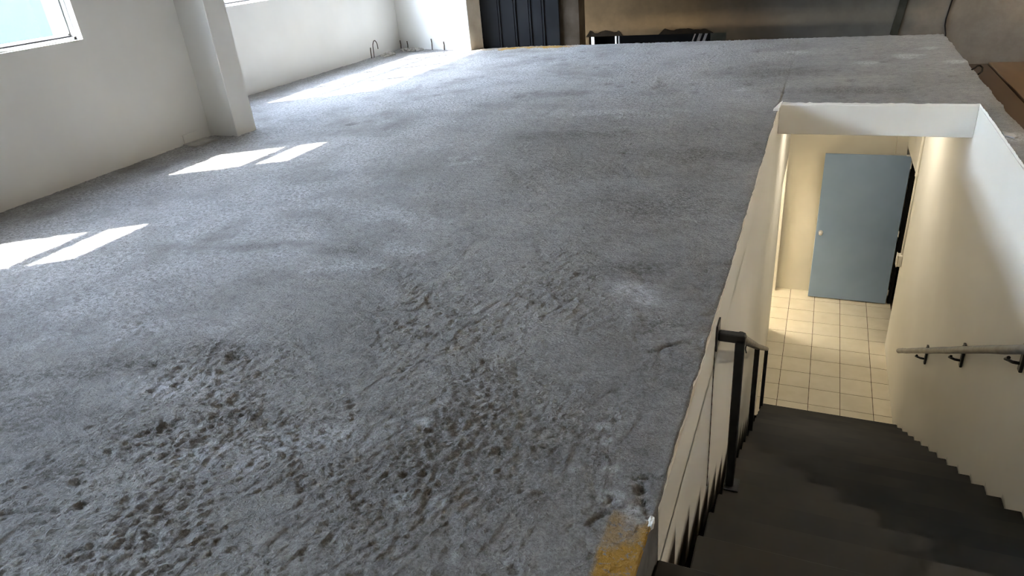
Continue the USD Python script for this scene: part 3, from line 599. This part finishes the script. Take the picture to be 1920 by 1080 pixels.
# rubble by the far corner
def pile(cx, cy, rx, ry, n, seed, size):
    g = np.random.default_rng(seed); ms = []
    for i in range(n):
        a, rr_ = g.uniform(0, 2 * np.pi), math.sqrt(g.random()); s = size * g.uniform(.4, 1.2)
        ms.append(sph((cx + rx * rr_ * math.cos(a), cy + ry * rr_ * math.sin(a), s * .35 + .02 * (1 - rr_) * g.random()), s, (1, g.uniform(.6, 1), g.uniform(.4, .8)), 1, i + seed, .9))
    return cat_(*ms)
obj('rubble', pile(-4.16, 6.41, .06, .09, 60, 1, .022), M['rubble'], label='small heap of rubble under the wire loop at the left wall', cat='rubble', kind='stuff')
obj('rubble', pile(-4.05, 6.70, .14, .05, 60, 2, .022), M['rubble'], label='low spread of rubble in the far left corner', cat='rubble', kind='stuff')
wl = [(-4.275, 6.28, .0), (-4.27, 6.285, .09), (-4.262, 6.29, .14)]
obj('wire_loop', tube([(-4.262, 6.262, .0), (-4.263, 6.264, .06), (-4.262, 6.27, .105)], .005, 6), M['rust'], label='short rusty bar standing at the left wall by the rubble heap', cat='bar')
th = np.linspace(-.2, np.pi + .2, 14)
obj('wire_loop', tube([(-4.262 + .0 * t_, 6.36 + .045 * math.cos(t_), .085 + .075 * math.sin(t_)) for t_ in th] + [(-4.262, 6.312, .03), (-4.262, 6.31, .0)], .004, 6), M['rust'], label='bent rusty wire loop standing behind the rubble heap at the left wall', cat='wire')
for (x, y, h, lab) in [(-3.80, 6.72, .11, 'short rusty rod stub at the foot of the white end wall'), (-3.635, 6.68, .085, 'rusty rod stub nearest the sunlit edge of the end wall'), (-4.205, 6.76, .10, 'rusty rod stub in the far left wall corner'), (-4.12, 6.76, .09, 'rusty rod stub just right of the far left corner')]:
    obj('rod_stub', tube([(x, y, 0), (x + .004, y, h * .6), (x - .002, y + .004, h)], .0055, 7), M['rust'], label=lab, cat='rod')
# white plaster chips at the rim of the well
c1 = trimesh.creation.extrude_polygon(Polygon([(-.222, 4.17), (-.192, 4.18), (-.187, 4.30), (-.184, 4.375), (-.196, 4.33)]), .012, engine='earcut'); c1.apply_translation([0, 0, .001])
obj('plaster_chip', c1, M['chip'], label='white plaster chip at the far left corner of the stair well', cat='chip')
c2 = trimesh.creation.extrude_polygon(Polygon([(.808, 3.80), (.846, 3.755), (.852, 3.71), (.838, 3.695), (.806, 3.73)]), .006, engine='earcut'); c2.apply_translation([0, 0, .001])
obj('plaster_chip', c2, M['mortar'], label='grey mortar splash on the curb right of the stair well', cat='chip')
c3 = sph((-.203, .958, -.003), .010, (.6, 1.3, .8), 2, 3, 1.2)
obj('plaster_chip', c3, M['chip'], label='small white lump where the stair wall meets the yellow paint', cat='chip')
# cables on the back wall
wy = Y_BACK - .012
cb = thing('cable', (1.07, wy, -.2), label='black cable hanging down the back wall to the slab corner', cat='cable')
obj('black_core', tube([(1.082, wy, 1.2), (1.080, wy, .6), (1.078, wy, .30), (1.086, wy, .11), (1.075, wy, .03), (1.064, wy, -.06), (1.066, wy, -.12), (1.085, wy, -.20), (1.10, wy, -.33)], .0062, 7), M['cable'], cb)
obj('pale_core', tube([(1.068, wy, 1.2), (1.066, wy, .6), (1.066, wy, .30), (1.070, wy, .11), (1.060, wy, .03), (1.052, wy, -.06), (1.056, wy, -.12), (1.076, wy, -.20), (1.09, wy, -.33)], .003, 6), M['cable_white'], cb)
wl = tube([(.885, 5.30, .004), (.905, 5.33, .008), (.925, 5.38, .012), (.944, 5.40, .010), (.953, 5.37, .002), (.945, 5.31, -.008), (.925, 5.26, -.012), (.905, 5.24, -.02)], .005, 7)
obj('wire_loop', wl, M['cable'], label='small black wire loop sticking out of the slab edge above the deck', cat='wire')

# ------------------------------------------------------------------ outside
obj('ground', bx(-60, -4.55, -60, 60, -2.8, -2.7), M['yard'], kind='structure')
nb = thing('neighbour_building', (-9, 3, -2.7), label='pale blue building seen through the nearest left window', cat='building')
obj('wall', bx(-11.5, -8.0, -14, 5.62, -2.7, 1.9, .02), M['far_wall'], nb)
obj('plinth', bx(-8.0, -7.9, -14, 5.66, -2.7, .32, .01), M['far_white'], nb)
obj('parapet', bx(-11.55, -7.95, -14, 5.66, 1.9, 2.0, .01), M['far_white'], nb)
M['far_grey'] = mottled('blocker_grey', (0.17, 0.17, 0.17), (0.20, 0.20, 0.20), 0.4, rough=0.8)  # for the block added to hold back low sky from the far window
nb2 = thing('neighbour_building', (-9.5, 10, -2.7), label='tall plain grey block added outside to cut the sky light at the far left window', cat='building')
obj('wall', bx(-14.0, -8.6, 5.75, 26.0, -2.7, 5.2, .02), M['far_grey'], nb2)
obj('parapet', bx(-14.05, -8.55, 5.7, 26.05, 5.2, 5.35, .01), M['far_white'], nb2)
